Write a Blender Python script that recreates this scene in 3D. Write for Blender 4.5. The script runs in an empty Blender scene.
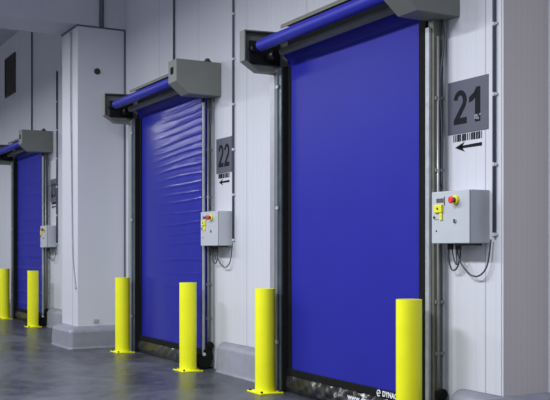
import bpy, bmesh, math, random
from mathutils import Vector
random.seed(7)
SC = bpy.context.scene
COL = SC.collection
PI = math.pi

# ------------------------------------------------------------------ helpers
class MB:
    def __init__(s): s.bm = bmesh.new()
    def box(s, x0, x1, y0, y1, z0, z1, bev=0):
        b = bmesh.new()
        vs = [b.verts.new((x, y, z)) for x in (x0, x1) for y in (y0, y1) for z in (z0, z1)]
        for f in ((0,1,3,2),(4,6,7,5),(0,4,5,1),(2,3,7,6),(0,2,6,4),(1,5,7,3)):
            b.faces.new([vs[i] for i in f])
        if bev: bmesh.ops.bevel(b, geom=list(b.edges), offset=bev, segments=2, affect='EDGES', profile=.5)
        bmesh.ops.recalc_face_normals(b, faces=b.faces)
        return s.add(b)
    def prism_x(s, pts, x0, x1, bev=0):          # (y,z) outline extruded along x
        b = bmesh.new()
        A = [b.verts.new((x0, y, z)) for y, z in pts]; B = [b.verts.new((x1, y, z)) for y, z in pts]
        b.faces.new(A); b.faces.new(B[::-1]); n = len(pts)
        for i in range(n): b.faces.new((A[i], B[i], B[(i+1) % n], A[(i+1) % n]))
        bmesh.ops.recalc_face_normals(b, faces=b.faces)
        if bev: bmesh.ops.bevel(b, geom=list(b.edges), offset=bev, segments=2, affect='EDGES', profile=.5)
        return s.add(b)
    def prism_y(s, pts, y0, y1, bev=0):          # (x,z) outline extruded along y
        b = bmesh.new()
        A = [b.verts.new((x, y0, z)) for x, z in pts]; B = [b.verts.new((x, y1, z)) for x, z in pts]
        b.faces.new(A); b.faces.new(B[::-1]); n = len(pts)
        for i in range(n): b.faces.new((A[i], B[i], B[(i+1) % n], A[(i+1) % n]))
        bmesh.ops.recalc_face_normals(b, faces=b.faces)
        if bev: bmesh.ops.bevel(b, geom=list(b.edges), offset=bev, segments=2, affect='EDGES', profile=.5)
        return s.add(b)
    def cyl(s, p0, p1, r, seg=24, r2=None, bev=0):
        p0, p1 = Vector(p0), Vector(p1); d = p1-p0; r2 = r if r2 is None else r2
        q = d.to_track_quat('Z', 'Y'); b = bmesh.new()
        A = []; B = []
        for i in range(seg):
            a = 2*PI*i/seg; c = Vector((math.cos(a), math.sin(a), 0))
            A.append(b.verts.new(p0+q@(c*r))); B.append(b.verts.new(p1+q@(c*r2)))
        b.faces.new(A); b.faces.new(B)
        for i in range(seg):
            f = b.faces.new((A[i], A[(i+1) % seg], B[(i+1) % seg], B[i])); f.smooth = True
        if bev:
            ed = [e for e in b.edges if (e.verts[0] in A and e.verts[1] in A) or (e.verts[0] in B and e.verts[1] in B)]
            bmesh.ops.bevel(b, geom=ed, offset=bev, segments=2, affect='EDGES', profile=.5)
        bmesh.ops.recalc_face_normals(b, faces=b.faces)
        return s.add(b)
    def tube(s, pts, r, seg=10, sub=6):          # smooth tube through points
        P = [Vector(p) for p in pts]; Q = []
        for i in range(len(P)-1):
            a = P[max(i-1, 0)]; b_ = P[i]; c = P[i+1]; d = P[min(i+2, len(P)-1)]
            for k in range(sub):
                t = k/sub
                Q.append(.5*((2*b_)+(c-a)*t+(2*a-5*b_+4*c-d)*t*t+(3*b_-a-3*c+d)*t**3))
        Q.append(P[-1]); b = bmesh.new(); rings = []
        for i, p in enumerate(Q):
            d = (Q[min(i+1, len(Q)-1)]-Q[max(i-1, 0)]).normalized(); q = d.to_track_quat('Z', 'Y')
            rings.append([b.verts.new(p+q@Vector((math.cos(2*PI*j/seg)*r, math.sin(2*PI*j/seg)*r, 0))) for j in range(seg)])
        for i in range(len(Q)-1):
            # match nearest start so the ring does not twist
            k = min(range(seg), key=lambda m: (rings[i+1][m].co-rings[i][0].co).length)
            rings[i+1] = rings[i+1][k:]+rings[i+1][:k]
            for j in range(seg):
                f = b.faces.new((rings[i][j], rings[i][(j+1) % seg], rings[i+1][(j+1) % seg], rings[i+1][j])); f.smooth = True
        b.faces.new(rings[0]); b.faces.new(rings[-1])
        bmesh.ops.recalc_face_normals(b, faces=b.faces)
        return s.add(b)
    def grid(s, fn, nu, nv):                     # fn(u,v)->point
        b = bmesh.new()
        V = [[b.verts.new(fn(i/nu, j/nv)) for j in range(nv+1)] for i in range(nu+1)]
        for i in range(nu):
            for j in range(nv):
                f = b.faces.new((V[i][j], V[i+1][j], V[i+1][j+1], V[i][j+1])); f.smooth = True
        return s.add(b)
    def add(s, b):
        me = bpy.data.meshes.new('tmp'); b.to_mesh(me); b.free(); s.bm.from_mesh(me); bpy.data.meshes.remove(me); return s
    def build(s, name, mat, parent=None, shift=(0, 0, 0)):
        bmesh.ops.translate(s.bm, verts=s.bm.verts, vec=shift)
        me = bpy.data.meshes.new(name); s.bm.to_mesh(me); s.bm.free()
        o = bpy.data.objects.new(name, me); COL.objects.link(o); me.materials.append(mat)
        if parent: o.parent = parent
        return o

def tag(o, label, cat, group=None):
    o['label'] = label; o['category'] = cat
    if group: o['group'] = group
    return o
def struct(o): o['kind'] = 'structure'; return o
def empty(name, loc, label, cat, group=None):
    o = bpy.data.objects.new(name, None); COL.objects.link(o); o.location = loc; o.empty_display_size = .2
    return tag(o, label, cat, group)

# ------------------------------------------------------------------ materials
def mat(name, rgb, rough=.5, metal=0, noise=0, nscale=8, bump=0, spec=.5, coat=0):
    m = bpy.data.materials.new(name); m.use_nodes = True; nt = m.node_tree; N = nt.nodes; L = nt.links
    p = N['Principled BSDF']; p.inputs['Roughness'].default_value = rough; p.inputs['Metallic'].default_value = metal
    p.inputs['Specular IOR Level'].default_value = spec; p.inputs['Coat Weight'].default_value = coat
    tc = N.new('ShaderNodeTexCoord'); nz = N.new('ShaderNodeTexNoise'); nz.inputs['Scale'].default_value = nscale
    nz.inputs['Detail'].default_value = 5
    L.new(tc.outputs['Object'], nz.inputs['Vector'])
    r = N.new('ShaderNodeValToRGB'); r.color_ramp.elements[0].position = .3; r.color_ramp.elements[1].position = .7
    r.color_ramp.elements[0].color = (*[c*(1-noise) for c in rgb], 1)
    r.color_ramp.elements[1].color = (*[min(1, c*(1+noise)) for c in rgb], 1)
    L.new(nz.outputs['Fac'], r.inputs['Fac']); L.new(r.outputs['Color'], p.inputs['Base Color'])
    if bump:
        b = N.new('ShaderNodeBump'); b.inputs['Strength'].default_value = bump; b.inputs['Distance'].default_value = .01
        L.new(nz.outputs['Fac'], b.inputs['Height']); L.new(b.outputs['Normal'], p.inputs['Normal'])
    return m

def panel_mat(name, rgb, axis='X', period=1.39, phase=5.746, rib=.115, joint=.010, ribdark=.965, rough=.45):
    """insulated sandwich panel: faint micro ribs and a thin joint every panel width"""
    m = bpy.data.materials.new(name); m.use_nodes = True; nt = m.node_tree; N = nt.nodes; L = nt.links
    p = N['Principled BSDF']; p.inputs['Roughness'].default_value = rough; p.inputs['Specular IOR Level'].default_value = .35
    tc = N.new('ShaderNodeTexCoord'); sp = N.new('ShaderNodeSeparateXYZ'); L.new(tc.outputs['Object'], sp.inputs[0])
    def M(op, a, b=None):
        n = N.new('ShaderNodeMath'); n.operation = op
        for i, v in enumerate((a, b)):
            if v is None: continue
            if isinstance(v, (int, float)): n.inputs[i].default_value = v
            else: L.new(v, n.inputs[i])
        return n.outputs[0]
    def line(per, ph, w):
        a = M('ADD', sp.outputs[axis], ph + 100*per); a = M('MODULO', a, per)
        a = M('SUBTRACT', a, w/2) if False else a
        return M('LESS_THAN', a, w)
    jn = line(period, phase, joint)
    rb = line(rib, phase, rib*.18)
    nz = N.new('ShaderNodeTexNoise'); nz.inputs['Scale'].default_value = 1.3; nz.inputs['Detail'].default_value = 4
    mp = N.new('ShaderNodeMapping'); mp.inputs['Scale'].default_value = (2.5, 2.5, .5)
    L.new(tc.outputs['Object'], mp.inputs[0]); L.new(mp.outputs[0], nz.inputs['Vector'])
    def mix(fac, a, b):
        n = N.new('ShaderNodeMix'); n.data_type = 'RGBA'
        if isinstance(fac, (int, float)): n.inputs[0].default_value = fac
        else: L.new(fac, n.inputs[0])
        for i, v in ((6, a), (7, b)):
            if isinstance(v, tuple): n.inputs[i].default_value = v
            else: L.new(v, n.inputs[i])
        return n.outputs[2]
    c0 = mix(nz.outputs['Fac'], (*[c*.95 for c in rgb], 1), (*[min(1, c*1.05) for c in rgb], 1))
    c1 = mix(rb, c0, (*[c*ribdark for c in rgb], 1))
    c2 = mix(jn, c1, (*[c*.55 for c in rgb], 1))
    L.new(c2, p.inputs['Base Color'])
    b = N.new('ShaderNodeBump'); b.inputs['Strength'].default_value = .2; b.inputs['Distance'].default_value = .003
    b.invert = True
    L.new(rb, b.inputs['Height']); L.new(b.outputs['Normal'], p.inputs['Normal'])
    return m

def floor_mat():
    m = bpy.data.materials.new('polished_concrete'); m.use_nodes = True; nt = m.node_tree; N = nt.nodes; L = nt.links
    p = N['Principled BSDF']; p.inputs['Specular IOR Level'].default_value = .38
    tc = N.new('ShaderNodeTexCoord')
    mp = N.new('ShaderNodeMapping'); mp.inputs['Scale'].default_value = (1, 1.3, 1); mp.inputs['Rotation'].default_value = (0, 0, .5)
    L.new(tc.outputs['Object'], mp.inputs[0])
    def nz(sc, det, rough=.6, dist=0):
        n = N.new('ShaderNodeTexNoise'); n.inputs['Scale'].default_value = sc; n.inputs['Detail'].default_value = det
        n.inputs['Roughness'].default_value = rough; n.inputs['Distortion'].default_value = dist
        L.new(mp.outputs[0], n.inputs['Vector']); return n.outputs['Fac']
    a = nz(.9, 8, .65, .8); b = nz(6, 8, .6)
    ad = N.new('ShaderNodeMath'); ad.operation = 'MULTIPLY_ADD'; ad.inputs[1].default_value = .35
    L.new(b, ad.inputs[0]); L.new(a, ad.inputs[2])
    r = N.new('ShaderNodeValToRGB'); e = r.color_ramp.elements
    e[0].position = .54; e[0].color = (.026, .027, .036, 1); e[1].position = .82; e[1].color = (.095, .098, .120, 1)
    L.new(ad.outputs[0], r.inputs[0]); L.new(r.outputs[0], p.inputs['Base Color'])
    r2 = N.new('ShaderNodeMapRange'); r2.inputs[1].default_value = .3; r2.inputs[2].default_value = .8
    r2.inputs[3].default_value = .27; r2.inputs[4].default_value = .46
    L.new(a, r2.inputs[0]); L.new(r2.outputs[0], p.inputs['Roughness'])
    bp = N.new('ShaderNodeBump'); bp.inputs['Strength'].default_value = .12; bp.inputs['Distance'].default_value = .01
    L.new(b, bp.inputs['Height']); L.new(bp.outputs[0], p.inputs['Normal'])
    return m

WALL = (.60, .615, .675)
M = dict(
    wall=panel_mat('white_wall_panel', WALL),
    pillar=panel_mat('white_pillar_panel', WALL, 'X', 5, 14.40, 5, .02, 1),
    grey_panel=panel_mat('grey_wall_panel', (.60, .555, .555), 'Y', 5, 3, .06, .001, .96),
    plain=mat('painted_soffit', (.56, .58, .65), .6, noise=.04, nscale=2),
    curb=mat('painted_kerb', (.24, .25, .30), .5, noise=.10, nscale=5, bump=.1),
    floor=floor_mat(),
    blue=mat('blue_pvc_curtain', (.022, .024, .30), .42, noise=.03, nscale=3, spec=.10),
    blue_shiny=mat('shiny_blue_pvc_curtain', (.020, .023, .30), .27, noise=.03, nscale=3, spec=.15),
    blue_roll=mat('blue_pvc_roll', (.024, .028, .36), .45, noise=.05, nscale=4, spec=.3),
    black=mat('black_rubber', (.012, .013, .012), .8, noise=.2, nscale=20, spec=.06),
    film=mat('crinkled_black_film', (.016, .016, .02), .28, noise=.4, nscale=15, bump=.15, spec=.6),
    housing=mat('grey_green_housing', (.185, .195, .182), .55, metal=.0, noise=.05, nscale=5),
    olive=mat('olive_grey_steel', (.17, .17, .142), .5, metal=.2, noise=.12, nscale=9),
    galv=mat('galvanised_steel', (.40, .42, .45), .5, metal=.3, noise=.12, nscale=12),
    steel_blue=mat('dark_blue_grey_steel', (.085, .115, .16), .30, metal=.5, noise=.25, nscale=6),
    rail=mat('pale_grey_rail', (.36, .38, .41), .4, metal=.4, noise=.06, nscale=10),
    shaft=mat('dull_grey_shaft', (.15, .15, .165), .5, noise=.1, nscale=6),
    yellow=mat('yellow_paint', (.88, .89, .008), .38, noise=.04, nscale=5),
    bolt=mat('dark_bolt', (.03, .03, .03), .4, metal=.6, noise=.1),
    cab=mat('light_grey_enclosure', (.47, .50, .54), .4, noise=.03, nscale=5),
    red=mat('red_plastic', (.70, .03, .03), .35, noise=.03),
    tagy=mat('yellow_plastic', (.78, .74, .03), .4, noise=.05),
    dark=mat('dark_plastic', (.02, .02, .022), .4, noise=.1),
    disp=mat('display_window', (.10, .09, .09), .2, noise=.2, nscale=60),
    conduit=mat('blue_grey_conduit', (.085, .09, .13), .45, noise=.08, nscale=8),
    clip=mat('pale_clip', (.5, .52, .56), .45, noise=.05),
    cable=mat('dark_grey_cable', (.05, .055, .07), .45, noise=.1),
    cable_l=mat('light_grey_cable', (.36, .37, .42), .5, noise=.1),
    sign=mat('slate_grey_sign', (.085, .088, .125), .6, noise=.04, nscale=6),
    digit=mat('black_vinyl', (.016, .016, .022), .8, noise=.05, spec=.1),
    white=mat('white_vinyl', (.78, .79, .82), .5, noise=.02),
    pale_grey=mat('pale_grey_vinyl', (.26, .27, .31), .5, noise=.5, nscale=40),
    vent=mat('dark_vent', (.045, .04, .03), .5, noise=.2),
)

# ------------------------------------------------------------------ setting
XR = -5.54                      # the corner beside sign 21
PX0, PX1, PY = -14.97, -14.13, -.77
struct(MB().box(-30, 4, -14, 1.2, -.2, 0).build('floor', M['floor']))
struct(MB().box(-30, XR-.02, 0, .47, 0, 8.0).box(XR-.02, XR, .006, .47, 0, 8.0).build('wall_back', M['wall']))
# grey panel return that closes the end of the wall, and the wall set back behind it
struct(MB().box(XR, XR+.006, .0, .47, 0, 8.0).build('wall_return', M['grey_panel']))
struct(MB().box(-30, 4, .47, .67, 0, 8.0).build('wall_recess', M['wall']))
struct(MB().box(-30.2, -30, -14, .47, 0, 8.0).build('wall_left', M['wall']))
struct(MB().box(PX0-.0, PX1, -14, -.0, 4.97, 8.0).build('wall_bulkhead', M['plain']))
struct(MB().box(-30, PX0, -14, 0, 6.37, 6.57).build('ceiling', M['plain']))
struct(MB().box(PX1, 4, -14, .47, 7.6, 7.8).build('ceiling', M['plain']))
pil = MB().box(PX0, PX1, PY, 0, 0, 4.955, .006)
struct(pil.build('wall_pillar', M['pillar']))
tr = MB().box(PX0-.012, PX1+.012, PY-.012, 0, 4.945, 4.969)
struct(tr.build('trim_1', M['conduit']))
# dark joint where the pillar meets the wall
struct(MB().box(PX1, PX1+.022, -.022, 0, .3, 4.945).build('trim_2', M['conduit']))

def curb_profile(): return [(0, .365), (-.03, .36), (-.085, .325), (-.11, .28), (-.115, .03), (-.125, .008), (-.13, 0), (0, 0)]
def curb(n, x0, x1, round_left=True, round_right=False):
    b = bmesh.new(); pr = curb_profile(); secs = []
    K = 6
    def sec(x, k, dx):           # scale profile for a rounded end
        return [b.verts.new((x, y*k, z if z < .05 else z*(.80+.20*k))) for y, z in pr]
    xs = []
    if round_left:
        for i in range(K): t = i/K*PI/2; xs.append((x0+.12*(1-math.cos(t)), .25+.75*math.sin(t)))
    else: xs.append((x0, 1))
    xs.append((x0+.12, 1)) if round_left else None
    if round_right:
        xs.append((x1-.12, 1))
        for i in range(K-1, -1, -1): t = i/K*PI/2; xs.append((x1-.12*(1-math.cos(t)), .25+.75*math.sin(t)))
    else: xs.append((x1, 1))
    secs = [sec(x, k, 0) for x, k in xs]
    for A, B in zip(secs, secs[1:]):
        for i in range(len(pr)):
            f = b.faces.new((A[i], B[i], B[(i+1) % len(pr)], A[(i+1) % len(pr)])); f.smooth = (i < 4)
    b.faces.new(secs[0]); b.faces.new(secs[-1]); bmesh.ops.recalc_face_normals(b, faces=b.faces)
    m = MB(); m.add(b); return struct(m.build('baseboard_%s' % n, M['curb']))
curb('wall', -10.60, -9.32, True, False)
curb('end', -6.10, XR, True, False)
curb('far', -18.42, PX0-.16, True, False)
curb('middle', PX1+.16, -13.55, False, False)
curb('left', -28, -21.75, False, True)
# kerb return round the grey corner
b = MB(); pr = [(x, z) for x, z in curb_profile()]
b.prism_y([(XR - y, z) for y, z in pr], -.16, .47); struct(b.build('baseboard_return', M['curb']))
# kerb round the pillar foot: lofted rectangle rings with rounded corners
bm = bmesh.new(); rings = []
def rrect(x0, x1, y0, y1, r, z):
    out = []
    for cx, cy, a0 in ((x1-r, y0+r, -PI/2), (x1-r, y1, 0), (x0+r, y1, PI), (x0+r, y0+r, PI)):
        if cy == y1: out.append((x1 if a0 == 0 else x0, y1, z)); continue
        for i in range(6):
            a = a0 + i/5*PI/2; out.append((cx+r*math.cos(a), cy+r*math.sin(a), z))
    return out
for off, z in ((.205, 0), (.20, .01), (.195, .03), (.185, .25), (.165, .285), (.11, .31), (.0, .325)):
    rings.append([bm.verts.new(p) for p in rrect(PX0+.06-off*.3, PX1+off, PY-off*.95, 0, .03+off*.2, z)])
n = len(rings[0])
for A, B in zip(rings, rings[1:]):
    for i in range(n): f = bm.faces.new((A[i], A[(i+1) % n], B[(i+1) % n], B[i])); f.smooth = False
bmesh.ops.recalc_face_normals(bm, faces=bm.faces)
b = MB(); b.add(bm); struct(b.build('baseboard_pillar', M['curb']))

# pillar fittings
tag(MB().cyl((PX1-.01, -.46, 4.272), (PX1+.02, -.46, 4.272), .048, 20, bev=.004).build('cable_hole_plug', M['dark']),
    'small round black plug high on the grey side of the pillar', 'plug')
tag(MB().tube([(PX1+.03, -.396, 4.972), (PX1+.03, -.396, 6.3), (PX1+.03, -.396, 7.58)], .036, 10, 3).build('downpipe', M['conduit']),
    'dark vertical pipe running up from the top of the white pillar', 'pipe')
tag(MB().tube([(-14.44, PY-.014, 4.92), (-14.45, PY-.014, 4.3), (-14.45, PY-.014, 3.9), (-14.44, PY-.014, 3.5), (-14.41, PY-.014, 2.9), (-14.385, PY-.014, 2.28), (-14.36, PY-.014, 1.8),
               (-14.33, PY-.014, 1.35), (-14.25, PY-.014, 1.1), (-14.18, PY-.014, .9)], .011, 8, 5).build('hanging_cable', M['cable_l']),
    'thin grey cable hanging down the bright face of the pillar', 'cable')
o = MB().box(PX1, PX1+.02, -.52, -.44, .37, .43, .004).build('floor_socket', M['cable_l'])
tag(o, 'tiny grey socket low on the pillar side above its kerb', 'socket')

# dark louvred vent above the far door
v = empty('wall_vent', (-21.86, 0, 5.05), 'dark upright louvred vent high on the wall above the farthest door', 'vent')
m_ = MB(); x0, x1, z0, z1 = -.48, .50, 0, .905
for a in ((x0, x1, z0, z0+.04), (x0, x1, z1-.04, z1), (x0, x0+.04, z0+.04, z1-.04), (x1-.04, x1, z0+.04, z1-.04)): m_.box(a[0], a[1], -.03, 0, a[2], a[3])
m_.build('frame', M['dark'], v)
MB().box(x0+.04, x1-.04, -.006, 0, z0+.04, z1-.04).build('backing', M['vent'], v)
m_ = MB()
for k in range(12):
    zz = z0+.06+k*.067
    m_.prism_x([(-.026, zz), (-.008, zz+.04), (-.006, zz+.036), (-.024, zz-.004)], x0+.04, x1-.04)
m_.build('louvre', M['vent'], v)

# ------------------------------------------------------------------ doors
def text_obj(txt, size, parent, name, mt, loc, bold=.02, sx=1.0):
    cu = bpy.data.curves.new(name, 'FONT'); cu.body = txt; cu.size = size; cu.offset = bold*size; cu.extrude = .0012
    t = bpy.data.objects.new('t', cu); COL.objects.link(t)
    bpy.context.view_layer.update()
    me = bpy.data.meshes.new_from_object(t.evaluated_get(bpy.context.evaluated_depsgraph_get()))
    bpy.data.objects.remove(t); bpy.data.curves.remove(cu)
    for v in me.vertices:
        x, y, z = v.co; v.co = (loc[0]+x*sx, loc[1]-z, loc[2]+y)
    me.materials.clear(); me.materials.append(mt); me.name = name
    o = bpy.data.objects.new(name, me); COL.objects.link(o); o.parent = parent
    return o

def wrinkle(style, u, v):
    """depth of the curtain towards the room; u left-right, v bottom-top"""
    d = .012*math.sin(PI*u)*math.sin(PI*v)
    if style == 0:
        return d + .004*math.sin(u*5+v*2) + .006*math.sin(v*1.6+u*3)
    if style == 1:
        right = 1/(1+math.exp(-(u-.47)*13))
        for k, (vc, am, w, tilt) in enumerate(((.955, .020, .016, .035), (.895, .022, .014, .045), (.83, .026, .013, .05), (.775, .020, .014, .05), (.715, .026, .013, .05),
                                 (.645, .020, .012, .045), (.58, .018, .012, .03), (.49, .018, .010, .02), (.41, .012, .012, .015),
                                 (.345, .016, .010, .01), (.235, .010, .012, .0), (.13, .014, .010, -.02),
                                 (.925, .018, .010, .03), (.865, .018, .009, .055), (.80, .016, .009, .04), (.745, .018, .009, .06), (.68, .016, .009, .035), (.61, .016, .009, .04), (.535, .014, .009, .02), (.45, .012, .008, .03), (.29, .010, .008, .0))):
            s = v-(vc-.5*tilt*.5+tilt*.5*u+.003*math.sin(u*7+k))
            d += am*.22*right*math.exp(-(s/(w*.36))**2)
            d -= am*.07*right*math.exp(-((s+.010)/.008)**2)
        return d + .0015*math.sin(u*31+v*7)*right*math.sin(v*60)
    f = (v*13) % 1.0
    return d + .008*math.exp(-((f-.5)/.12)**2)

def door(xo, label, cl, cr, rplane, rw, lplane, lw, rd, style, wlabel=None, roll0=-2.56, shaft0=-2.47):
    r = empty('high_speed_door', (xo, 0, 0), label, 'door', 'blue roll-up doors along the wall')
    # roll housing cheeks: five sided cases with a chamfered nose
    prof = [(0, 3.835), (-.608, 3.835), (-.608, 3.56), (-.435, 3.42), (0, 3.42)]
    h = MB().prism_x(prof, -.26, 0, .006).build('roll_housing', M['housing'], r)
    MB().box(-.175, -.095, -.614, -.604, 3.66, 3.745).build('slot', M['black'], h)
    MB().cyl((-.05, -.17, 3.83), (-.05, -.17, 3.85), .05, 12).cyl((-.05, -.17, 3.85), (-.05, -.17, 3.88), .03, 12, bev=.006).build('lifting_bolt', M['dark'], h)
    prof2 = [(0, 3.835), (-.60, 3.81), (-.60, 3.49), (-.43, 3.385), (0, 3.385)]
    h = MB()
    # left case is a thin pressed shell: side plate with a folded rim round the edge
    h.prism_x(prof2, -2.85, -2.825)
    for i in range(5):
        a = Vector(prof2[i]); c = Vector(prof2[(i+1) % 5]); d = (c-a).normalized(); nn = Vector((-d.y, d.x))
        if i == 4: continue
        q = [a, c, c+nn*.012, a+nn*.012]
        h.prism_x([(p.x, p.y) for p in q], -2.825, -2.735)
    h.build('roll_housing', M['housing'], r)
    MB().box(-2.825, -2.79, -.50, -.14, 3.48, 3.72, .004).cyl((-2.78, -.5, 3.62), (-2.70, -.5, 3.62), .03).cyl((-2.78, -.30, 3.555), (-2.6, -.30, 3.555), .045).build('bearing_bracket', M['bolt'], r)
    # blue wound roll, its shaft, cover strip
    MB().cyl((roll0, -.5, 3.62), (-.26, -.5, 3.62), .062, 32, bev=.006).build('curtain_roll', M['blue_roll'], r)
    MB().cyl((shaft0, -.30, 3.555), (-.26, -.30, 3.555), .037, 24).build('drive_shaft', M['shaft'], r)
    MB().prism_x([(0, 3.862), (-.30, 3.842), (-.30, 3.805), (-.29, 3.805), (-.29, 3.83), (0, 3.85)], -2.50, -.26).build('cover_strip', M['olive'], r)
    MB().box(-2.70, -.26, -.10, -.0, 3.43, 3.82).build('header_beam', M['black'], r)
    # curtain
    def cp(u, v):
        z = .235+v*(3.52-.235); return (cl+u*(cr-cl), -.125-wrinkle(style, u, v), z)
    nv = {0: 60, 1: 420, 2: 260}[style]
    c = MB(); c.grid(cp, 60, nv); c.grid(lambda u, v: (cl+u*(cr-cl), -.105, .235+v*(3.52-.235)), 1, 1)
    c.build('curtain', M['blue_shiny' if style == 1 else 'blue'], r)
    # sag from shaft to curtain top
    MB().grid(lambda u, v: (cl+u*(cr-cl), -.125-.145*v*v, 3.47+.12*v), 20, 8).build('curtain_head', M['blue'], r)
    # foot: black bar and crinkled skirt
    bar = MB().box(cl, cr, -.15, -.10, .165, .245, .008).build('bottom_bar', M['black'], r)
    rnd = random.Random(style+3)
    ph = [rnd.uniform(0, 6) for _ in range(6)]
    def sk(u, v):
        x = cl+.02+u*(cr-cl-.04)
        a_ = .011*math.sin(x*13+v*4+ph[0])+.008*math.sin(x*27-v*7+ph[1])+.005*math.sin(x*49+v*9+ph[2])+.004*math.sin(v*11+x*6)
        amt = min(1, max(.2, (u-.05)*3))*(1 if style == 0 else .25)
        return (x, -.160-.022*math.sin(PI*v)-a_*amt*min(1, v*6), .004+.17*v)
    s_ = MB(); s_.grid(sk, 260, 16); s_.box(cl+.02, cr-.02, -.14, -.10, .0, .13).build('bottom_skirt', M['film'], r)
    # left guide: wall flange, steel column, black inner lip
    lo = lplane-lw
    g = MB().box(lo-.10, lo, -.20, -.17, 0, 3.42).box(lo-.02, lo, -.17, 0, 0, 3.42).build('wall_flange', M['rail'], r)
    g = MB().box(lo, lplane-.03, -.20, 0, 0, 3.44, .006)
    g.build('guide_column', M['steel_blue'], r)
    MB().box(lo+.035, lo+.085, -.212, -.198, .0, 3.43).build('guide_rail', M['rail'] if False else M['shaft'], r)
    m2 = MB()
    for zz in (.50, 1.93, 3.22): m2.box(lo+.05, lo+.11, -.222, -.205, zz, zz+.035, .004)
    m2.build('bracket', M['galv'], r)
    MB().box(lplane-.03, lplane+.006, -.205, -.0, 0, 3.44, .003).build('brush_seal', M['black'], r)
    MB().box(lplane+.006, lplane+.06, -.142, -.10, 0, 3.44, .003).build('brush_seal', M['black'], r)
    # right guide: black lip, pale front, open side with rod and cable, wall flange
    x1 = rplane; x0 = rplane-rw
    if rw > .1:
        MB().box(x0-.01, x0+.082, -rd-.005, -.09, 0, 3.44, .003).build('brush_seal', M['black'], r); xb = x0+.082
    else:
        MB().box(x0-.03, x0, -rd-.002, -.09, 0, 3.44, .003).build('brush_seal', M['black'], r); xb = x0
    MB().box(xb, x1-.012, -rd+.02, -.012, 0.02, 3.42, .003).build('guide_column', M['olive'], r)
    MB().box(xb, xb+min(.05, x1-xb), -rd-.008, -rd+.018, 0.06, 3.36, .003).build('guide_rail', M['galv'], r)
    MB().cyl((x1+.004, -rd+.055, .25), (x1+.004, -rd+.055, 3.28), .011, 12).build('tension_rod', M['rail'], r)
    MB().box(x1-.012, x1+.024, -.012, 0, .1, 3.42).box(x1-.012, x1+.008, -.045, -.012, .1, 3.42).build('wall_flange', M['rail'], r)
    m2 = MB()
    for zz in (.62, 1.05, 2.15, 2.75): m2.box(x1-.012, x1+.010, -rd+.03, -.03, zz, zz+.03, .003).cyl((x1, -.06, zz+.015), (x1+.02, -.06, zz+.015), .012, 10)
    m2.build('bracket', M['olive'], r)
    MB().tube([(x1+.012, -.055, 3.42), (x1+.02, -.05, 3.2), (x1+.005, -.075, 2.9), (x1+.012, -.06, 2.5), (x1+.01, -.06, 2.02)], .010, 8).build('cable', M['cable'], r)
    # black pulley cover at the foot
    f = MB(); f.box(x0-.01, x1+.03, -.235, -.02, .10, .20, .02); f.cyl((x0-.02, -.145, .10), (x1+.045, -.145, .10), .098, 28, bev=.012)
    f.cyl((x1+.01, -.07, .30), (x1+.05, -.07, .30), .045, 18, bev=.008); f.box(x1-.01, x1+.03, -.12, -.03, .18, .33, .01)
    f = f.build('foot_cover', M['black'], r)
    MB().cyl((x1+.04, -.16, .19), (x1+.056, -.16, .19), .022, 14, bev=.004).build('screw', M['clip'], f)
    return r, bar

d1, bar1 = door(-6.05, 'largest and nearest blue roll-up door, smooth curtain, beside wall number 21', -2.63, -.33, -.17, .17, -2.625, .19, .15, 0)
door(-10.607, 'middle blue roll-up door with wrinkled shiny curtain, beside wall number 22', -2.56, -.20, -.215, .03, -2.51, .22, .145, 1, roll0=-2.52)
door(-18.298, 'smallest and farthest blue roll-up door with ribbed curtain, left of the pillar', -2.42, -.20, -.20, .045, -2.39, .20, .145, 2, roll0=-2.70)

# lettering on the bar and the skirt of the nearest door
emb = MB()
emb.tube([(-.035+.027*math.cos(a)*.9, -.1525, .19+.027*math.sin(a)) for a in [x*PI/8 for x in range(0, 15)]], .0055, 6, 2)
emb.box(-.058, -.012, -.156, -.151, .186, .194)
emb.build('round_emblem', M['white'], bar1, (-.905, 0, .018))
text_obj('DYNACO', .068, bar1, 'lettering', M['white'], (-.885, -.152, .188), .03, .95)
skirt = [c for c in d1.children if c.name.startswith('bottom_skirt')][0]
text_obj('www.dynaco', .075, skirt, 'lettering', M['white'], (-1.38, -.202, .10), .02, 1.25)

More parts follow.
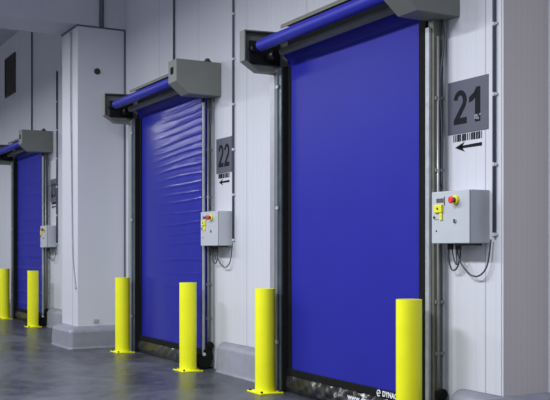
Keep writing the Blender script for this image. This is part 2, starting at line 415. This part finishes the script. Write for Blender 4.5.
# ------------------------------------------------------------------ control cabinets
def cabinet(x0, x1, where, y=-.205):
    w = x1-x0
    r = empty('control_cabinet', (x1, 0, 1.553), 'light grey control box with red and yellow stop button ' + where, 'control box', 'control boxes beside the doors')
    MB().box(-w, 0, y+.02, -.0, 0, .421, .005).build('enclosure', M['cab'], r)
    lid = MB().box(-w, 0, y, y+.016, 0, .421, .006).build('door_panel', M['cab'], r)
    f = w/.469
    X = lambda a: (a+5.694)*f
    Z = lambda z: z-1.553
    MB().box(X(-6.095), X(-6.010), y-.006, y+.002, Z(1.885), Z(1.918), .002).build('display', M['disp'], r)
    sw = MB().box(X(-6.111), X(-6.012), y-.022, y, Z(1.803), Z(1.868), .005).build('main_switch', M['tagy'], r)
    MB().cyl((X(-6.06), y-.022, Z(1.836)), (X(-6.06), y-.027, Z(1.836)), .009, 12).build('keyhole', M['dark'], sw)
    MB().box(X(-6.052), X(-6.018), y-.012, y, Z(1.74), Z(1.803), .004).build('hanging_tag', M['tagy'], r)
    MB().box(X(-6.00), X(-5.993), y-.004, y, Z(1.86), Z(1.93)).build('scale_mark', M['dark'], r)
    e = MB().cyl((X(-5.85), y, Z(1.897)), (X(-5.85), y-.022, Z(1.897)), .038, 28, bev=.004).build('stop_button_base', M['tagy'], r)
    MB().cyl((X(-5.85), y-.022, Z(1.897)), (X(-5.85), y-.042, Z(1.897)), .020, 20).build('stem', M['dark'], e)
    MB().cyl((X(-5.85), y-.042, Z(1.897)), (X(-5.85), y-.064, Z(1.897)), .029, 28, bev=.008).build('red_button', M['red'], e)
    k = MB().cyl((X(-5.865), y, Z(1.731)), (X(-5.865), y-.012, Z(1.731)), .016, 20, bev=.003).build('door_lock', M['clip'], r)
    MB().box(X(-5.865)-.004, X(-5.865)+.012, y-.016, y-.011, Z(1.716), Z(1.746)).build('slot', M['dark'], k)
    MB().cyl((X(-6.124), y, Z(1.766)), (X(-6.124), y-.008, Z(1.766)), .010, 12).build('indicator', M['dark'], r)
    MB().cyl((X(-6.098), y, Z(1.655)), (X(-6.098), y-.006, Z(1.655)), .006, 12).build('indicator', M['dark'], r)
    MB().box(X(-6.125), X(-6.06), y-.002, y+.001, Z(1.745), Z(1.75)).build('caption', M['shaft'], r)
    g = MB().box(-w*.55, -w*.12, -.14, -.03, -.018, .002, .004)
    for q in (-.40, -.36, -.30, -.26): g.cyl((q*f, -.08, -.05), (q*f, -.08, 0), .013, 12)
    g.build('cable_gland', M['dark'], r)
    # the cables that loop out of the bottom
    MB().tube([(-.40*f, -.08, -.04), (-.405*f, -.075, -.14), (-.385*f, -.06, -.215), (-.33*f, -.055, -.20), (-.275*f, -.065, -.10), (-.26*f, -.08, -.04)], .007).build('cable', M['cable'], r)
    MB().tube([(-.36*f, -.08, -.04), (-.33*f, -.085, -.13), (-.29*f, -.09, -.17), (-.30*f, -.085, -.09), (-.30*f, -.08, -.04)], .006).build('cable', M['cable'], r)
    MB().tube([(-.30*f, -.08, -.05), (-.255*f, -.075, -.16), (-.16*f, -.06, -.25), (-.06*f, -.05, -.255), (.02, -.04, -.17), (.05, -.03, .03)], .007).build('cable', M['cable'], r)
    return r
cabinet(-6.163, -5.694, 'under the number 21')
cabinet(-10.782, -10.285, 'under the number 22')
cabinet(-18.47, -18.01, 'beside the farthest blue door', )

# ------------------------------------------------------------------ conduits
def conduit(x, z0, z1, label, r=.013, clips=(), mt='conduit', name='cable_conduit'):
    o = empty(name, (x, 0, z0), label, 'conduit', 'vertical conduits on the wall')
    MB().cyl((0, -r-.004, 0), (0, -r-.004, z1-z0), r, 16).build('pipe', M[mt], o)
    for c in clips:
        MB().cyl((0, -r-.004, c-z0-.015), (0, -r-.004, c-z0+.015), r+.003, 16, bev=.002).box(r, r+.018, -.018, 0, c-z0-.009, c-z0+.009, .003).build('clip', M['clip'], o)
cz = [1.62+.549*k for k in range(11)]
conduit(-5.623, 1.60, 7.55, 'dark upright conduit with pale clips right of the number 21', clips=cz)
conduit(-10.245, 1.60, 7.55, 'dark upright conduit with pale clips right of the number 22', clips=cz)
conduit(-17.953, 1.60, 4.95, 'dark upright conduit on the wall just left of the pillar', .016, clips=cz[:6])
conduit(-12.105, 3.86, 7.55, 'thin dark conduit rising above the middle blue door', .014)
conduit(-19.865, 3.86, 6.32, 'thin dark conduit rising above the farthest blue door', .016)

# ------------------------------------------------------------------ number signs
def arc(cx, cz_, rx, rz, a0, a1, n=14): return [(cx+rx*math.cos(math.radians(a0+(a1-a0)*i/n)), cz_+rz*math.sin(math.radians(a0+(a1-a0)*i/n))) for i in range(n+1)]
def ring(cx, cz_, rx, rz, t, a0, a1, n=14):
    O = arc(cx, cz_, rx, rz, a0, a1, n); I = arc(cx, cz_, rx-t, rz-t*.9, a0, a1, n)
    return [[O[i], O[i+1], I[i+1], I[i]] for i in range(n)]
def place(ps, x, z): return [[(x+a, z+b) for a, b in p] for p in ps]
def digit_two(x, z, w, h):
    t = w*.29; O = arc(.5*w, .69*h, .5*w, .31*h, 172, -38, 14); I = arc(.5*w, .69*h, .5*w-t, .31*h-t*.9, 172, -38, 14)
    ps = [[O[i], O[i+1], I[i+1], I[i]] for i in range(14)]
    ps += [[O[-1], (.46*w, .185*h), (0, .13*h), I[-1]], [(0, .13*h), (.46*w, .185*h), (w, .185*h), (w, 0), (0, 0)]]
    return place(ps, x, z)
def digit_one(x, z, w, h):
    ps = [[(.95, 0), (.95, 1), (.66, 1), (.57, .80), (.57, 0)], [(.66, 1), (.50, .86), (.38, .62), (.57, .70), (.60, .9)], [(.50, .86), (.12, .74), (.12, .58), (.38, .62)]]
    return [[(x+a*w, z+b*h) for a, b in p] for p in ps]
def digit_three(x, z, w, h):
    t = w*.29
    return place(ring(.5*w, .73*h, .48*w, .27*h, t, 165, -85) + ring(.5*w, .28*h, .5*w, .28*h, t, 85, -165), x, z)
def poly(name, loops, y, t, mt, parent, cat=None):
    m = MB()
    for l in loops:
        b = bmesh.new(); A = [b.verts.new((px, y, pz)) for px, pz in l]; f = b.faces.new(A)
        bmesh.ops.triangulate(b, faces=[f])
        ex = bmesh.ops.extrude_face_region(b, geom=list(b.faces)); vs = [g for g in ex['geom'] if isinstance(g, bmesh.types.BMVert)]
        bmesh.ops.translate(b, verts=vs, vec=(0, -t, 0)); bmesh.ops.recalc_face_normals(b, faces=b.faces); m.add(b)
    return m.build(name, mt, parent)
def sign(x0, w, num, lab, zb=2.457, h=.435):
    s = empty('number_sign', (x0, 0, zb), 'square slate grey wall sign with black number ' + lab if lab[0] != 'd' else 'smallest square slate grey wall sign, beside the farthest door', 'sign', 'number signs beside the doors')
    MB().box(0, w, -.006, 0, 0, h, .0015).build('sign_plate', M['sign'], s)
    if num:
        dh, dz = h*.64, h*.175
        poly('numeral', digit_two(.15*w, dz, .33*w, dh), -.006, .002, M['digit'], s)
        if num == '21':
            d = poly('numeral', digit_one(.50*w, dz, .33*w, dh), -.006, .002, M['digit'], s)
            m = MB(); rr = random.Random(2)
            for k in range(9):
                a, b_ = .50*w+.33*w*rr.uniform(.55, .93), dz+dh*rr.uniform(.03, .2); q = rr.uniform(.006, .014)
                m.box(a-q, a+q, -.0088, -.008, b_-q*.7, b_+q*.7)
            m.build('pale_patch', M['pale_grey'], d)  # paler grey flecks scattered over the foot of the one
        else:
            poly('numeral', (digit_two if num == '22' else digit_three)(.535*w, dz, .33*w, dh), -.006, .002, M['digit'], s)
    bc = MB(); rr = random.Random(len(lab)); x = .13*w
    while x < .86*w:
        q = rr.choice((.006, .010, .016, .022)); bc.box(x, x+q, -.003, 0, -.064, -.006); x += q+rr.choice((.006, .010, .014))
    bc = bc.build('barcode_sticker', M['digit']); bc.location = (x0, 0, zb)
    tag(bc, 'strip of black barcode bars just under the number ' + lab if lab[0] != 'd' else 'strip of black barcode bars under the sign beside the farthest door', 'sticker', 'barcode strips under the signs')
    z = -.113
    ar = poly('arrow_sticker', [[(.17*w, z), (.42*w, z+.042), (.34*w, z)], [(.17*w, z), (.34*w, z), (.42*w, z-.040)], [(.30*w, z+.011), (.84*w, z+.018), (.84*w, z-.010), (.30*w, z-.010)]], 0, .003, M['digit'], None)
    ar.location = (x0, 0, zb)
    tag(ar, 'black arrow pointing left below the number ' + lab if lab[0] != 'd' else 'black arrow pointing left under the sign beside the farthest door', 'sticker', 'arrows under the signs')
sign(-6.195, .492, '21', '21 beside the nearest door')
sign(-10.747, .438, '22', '22 beside the middle door')
sign(-18.45, .42, '23', 'digits beside the farthest door')

# ------------------------------------------------------------------ bollards
def bollard(x, label, y=-.38):
    o = empty('bollard', (x, y, 0), label, 'bollard', 'yellow safety bollards')
    MB().cyl((0, 0, .01), (0, 0, 1.095), .1065, 48, bev=.004).build('post', M['yellow'], o)
    MB().box(-.16, .16, -.135, .135, 0, .014, .003).build('base_plate', M['yellow'], o)
    for i, j in ((-.13, -.108), (.13, -.108), (-.13, .108), (.13, .108)):
        MB().cyl((i, j, .014), (i, j, .032), .014, 6).build('bolt', M['bolt'], o)
bollard(-6.236, 'nearest yellow bollard, in front of the right edge of the nearest blue door')
bollard(-8.743, 'yellow bollard at the left edge of the nearest blue door')
bollard(-10.777, 'yellow bollard in front of the right edge of the middle blue door')
bollard(-13.186, 'yellow bollard between the white pillar and the middle blue door')
bollard(-18.348, 'yellow bollard in front of the right edge of the farthest blue door')
bollard(-20.785, 'leftmost yellow bollard, at the left edge of the farthest blue door')

# ------------------------------------------------------------------ light
def area(x, y, z, sx, sy, e, rot=(0, 0, 0), col=(.93, .96, 1.0)):
    l = bpy.data.lights.new('hall_lamp', 'AREA'); l.shape = 'RECTANGLE'; l.size = sx; l.size_y = sy; l.energy = e; l.color = col
    o = bpy.data.objects.new('hall_lamp', l); COL.objects.link(o); o.location = (x, y, z); o.rotation_euler = rot
    return o
for x, e in ((-23, 220), (-18.6, 220), (-13.4, 230), (-8.6, 350), (-5.0, 330)):
    area(x, -4.6, 4.9, 2.2, .6, e)
w = bpy.data.worlds.new('hall'); SC.world = w; w.use_nodes = True
bg = w.node_tree.nodes['Background']; bg.inputs[0].default_value = (.72, .74, .84, 1); bg.inputs[1].default_value = .78

# ------------------------------------------------------------------ camera
cam = bpy.data.cameras.new('camera'); co = bpy.data.objects.new('camera', cam); COL.objects.link(co)
co.location = (0, -5.05, 1.5)
A = math.radians(28.717)         # angle between the view axis and the wall
co.rotation_euler = (PI/2, 0, PI/2 - A)
cam.sensor_width = 36; cam.lens = 940/550*36; cam.shift_y = 50/550; cam.clip_end = 200
SC.camera = co
SC.view_settings.view_transform = 'Standard'; SC.view_settings.look = 'None'; SC.view_settings.gamma = 1
SC.view_settings.exposure = 0; SC.view_settings.use_curve_mapping = False
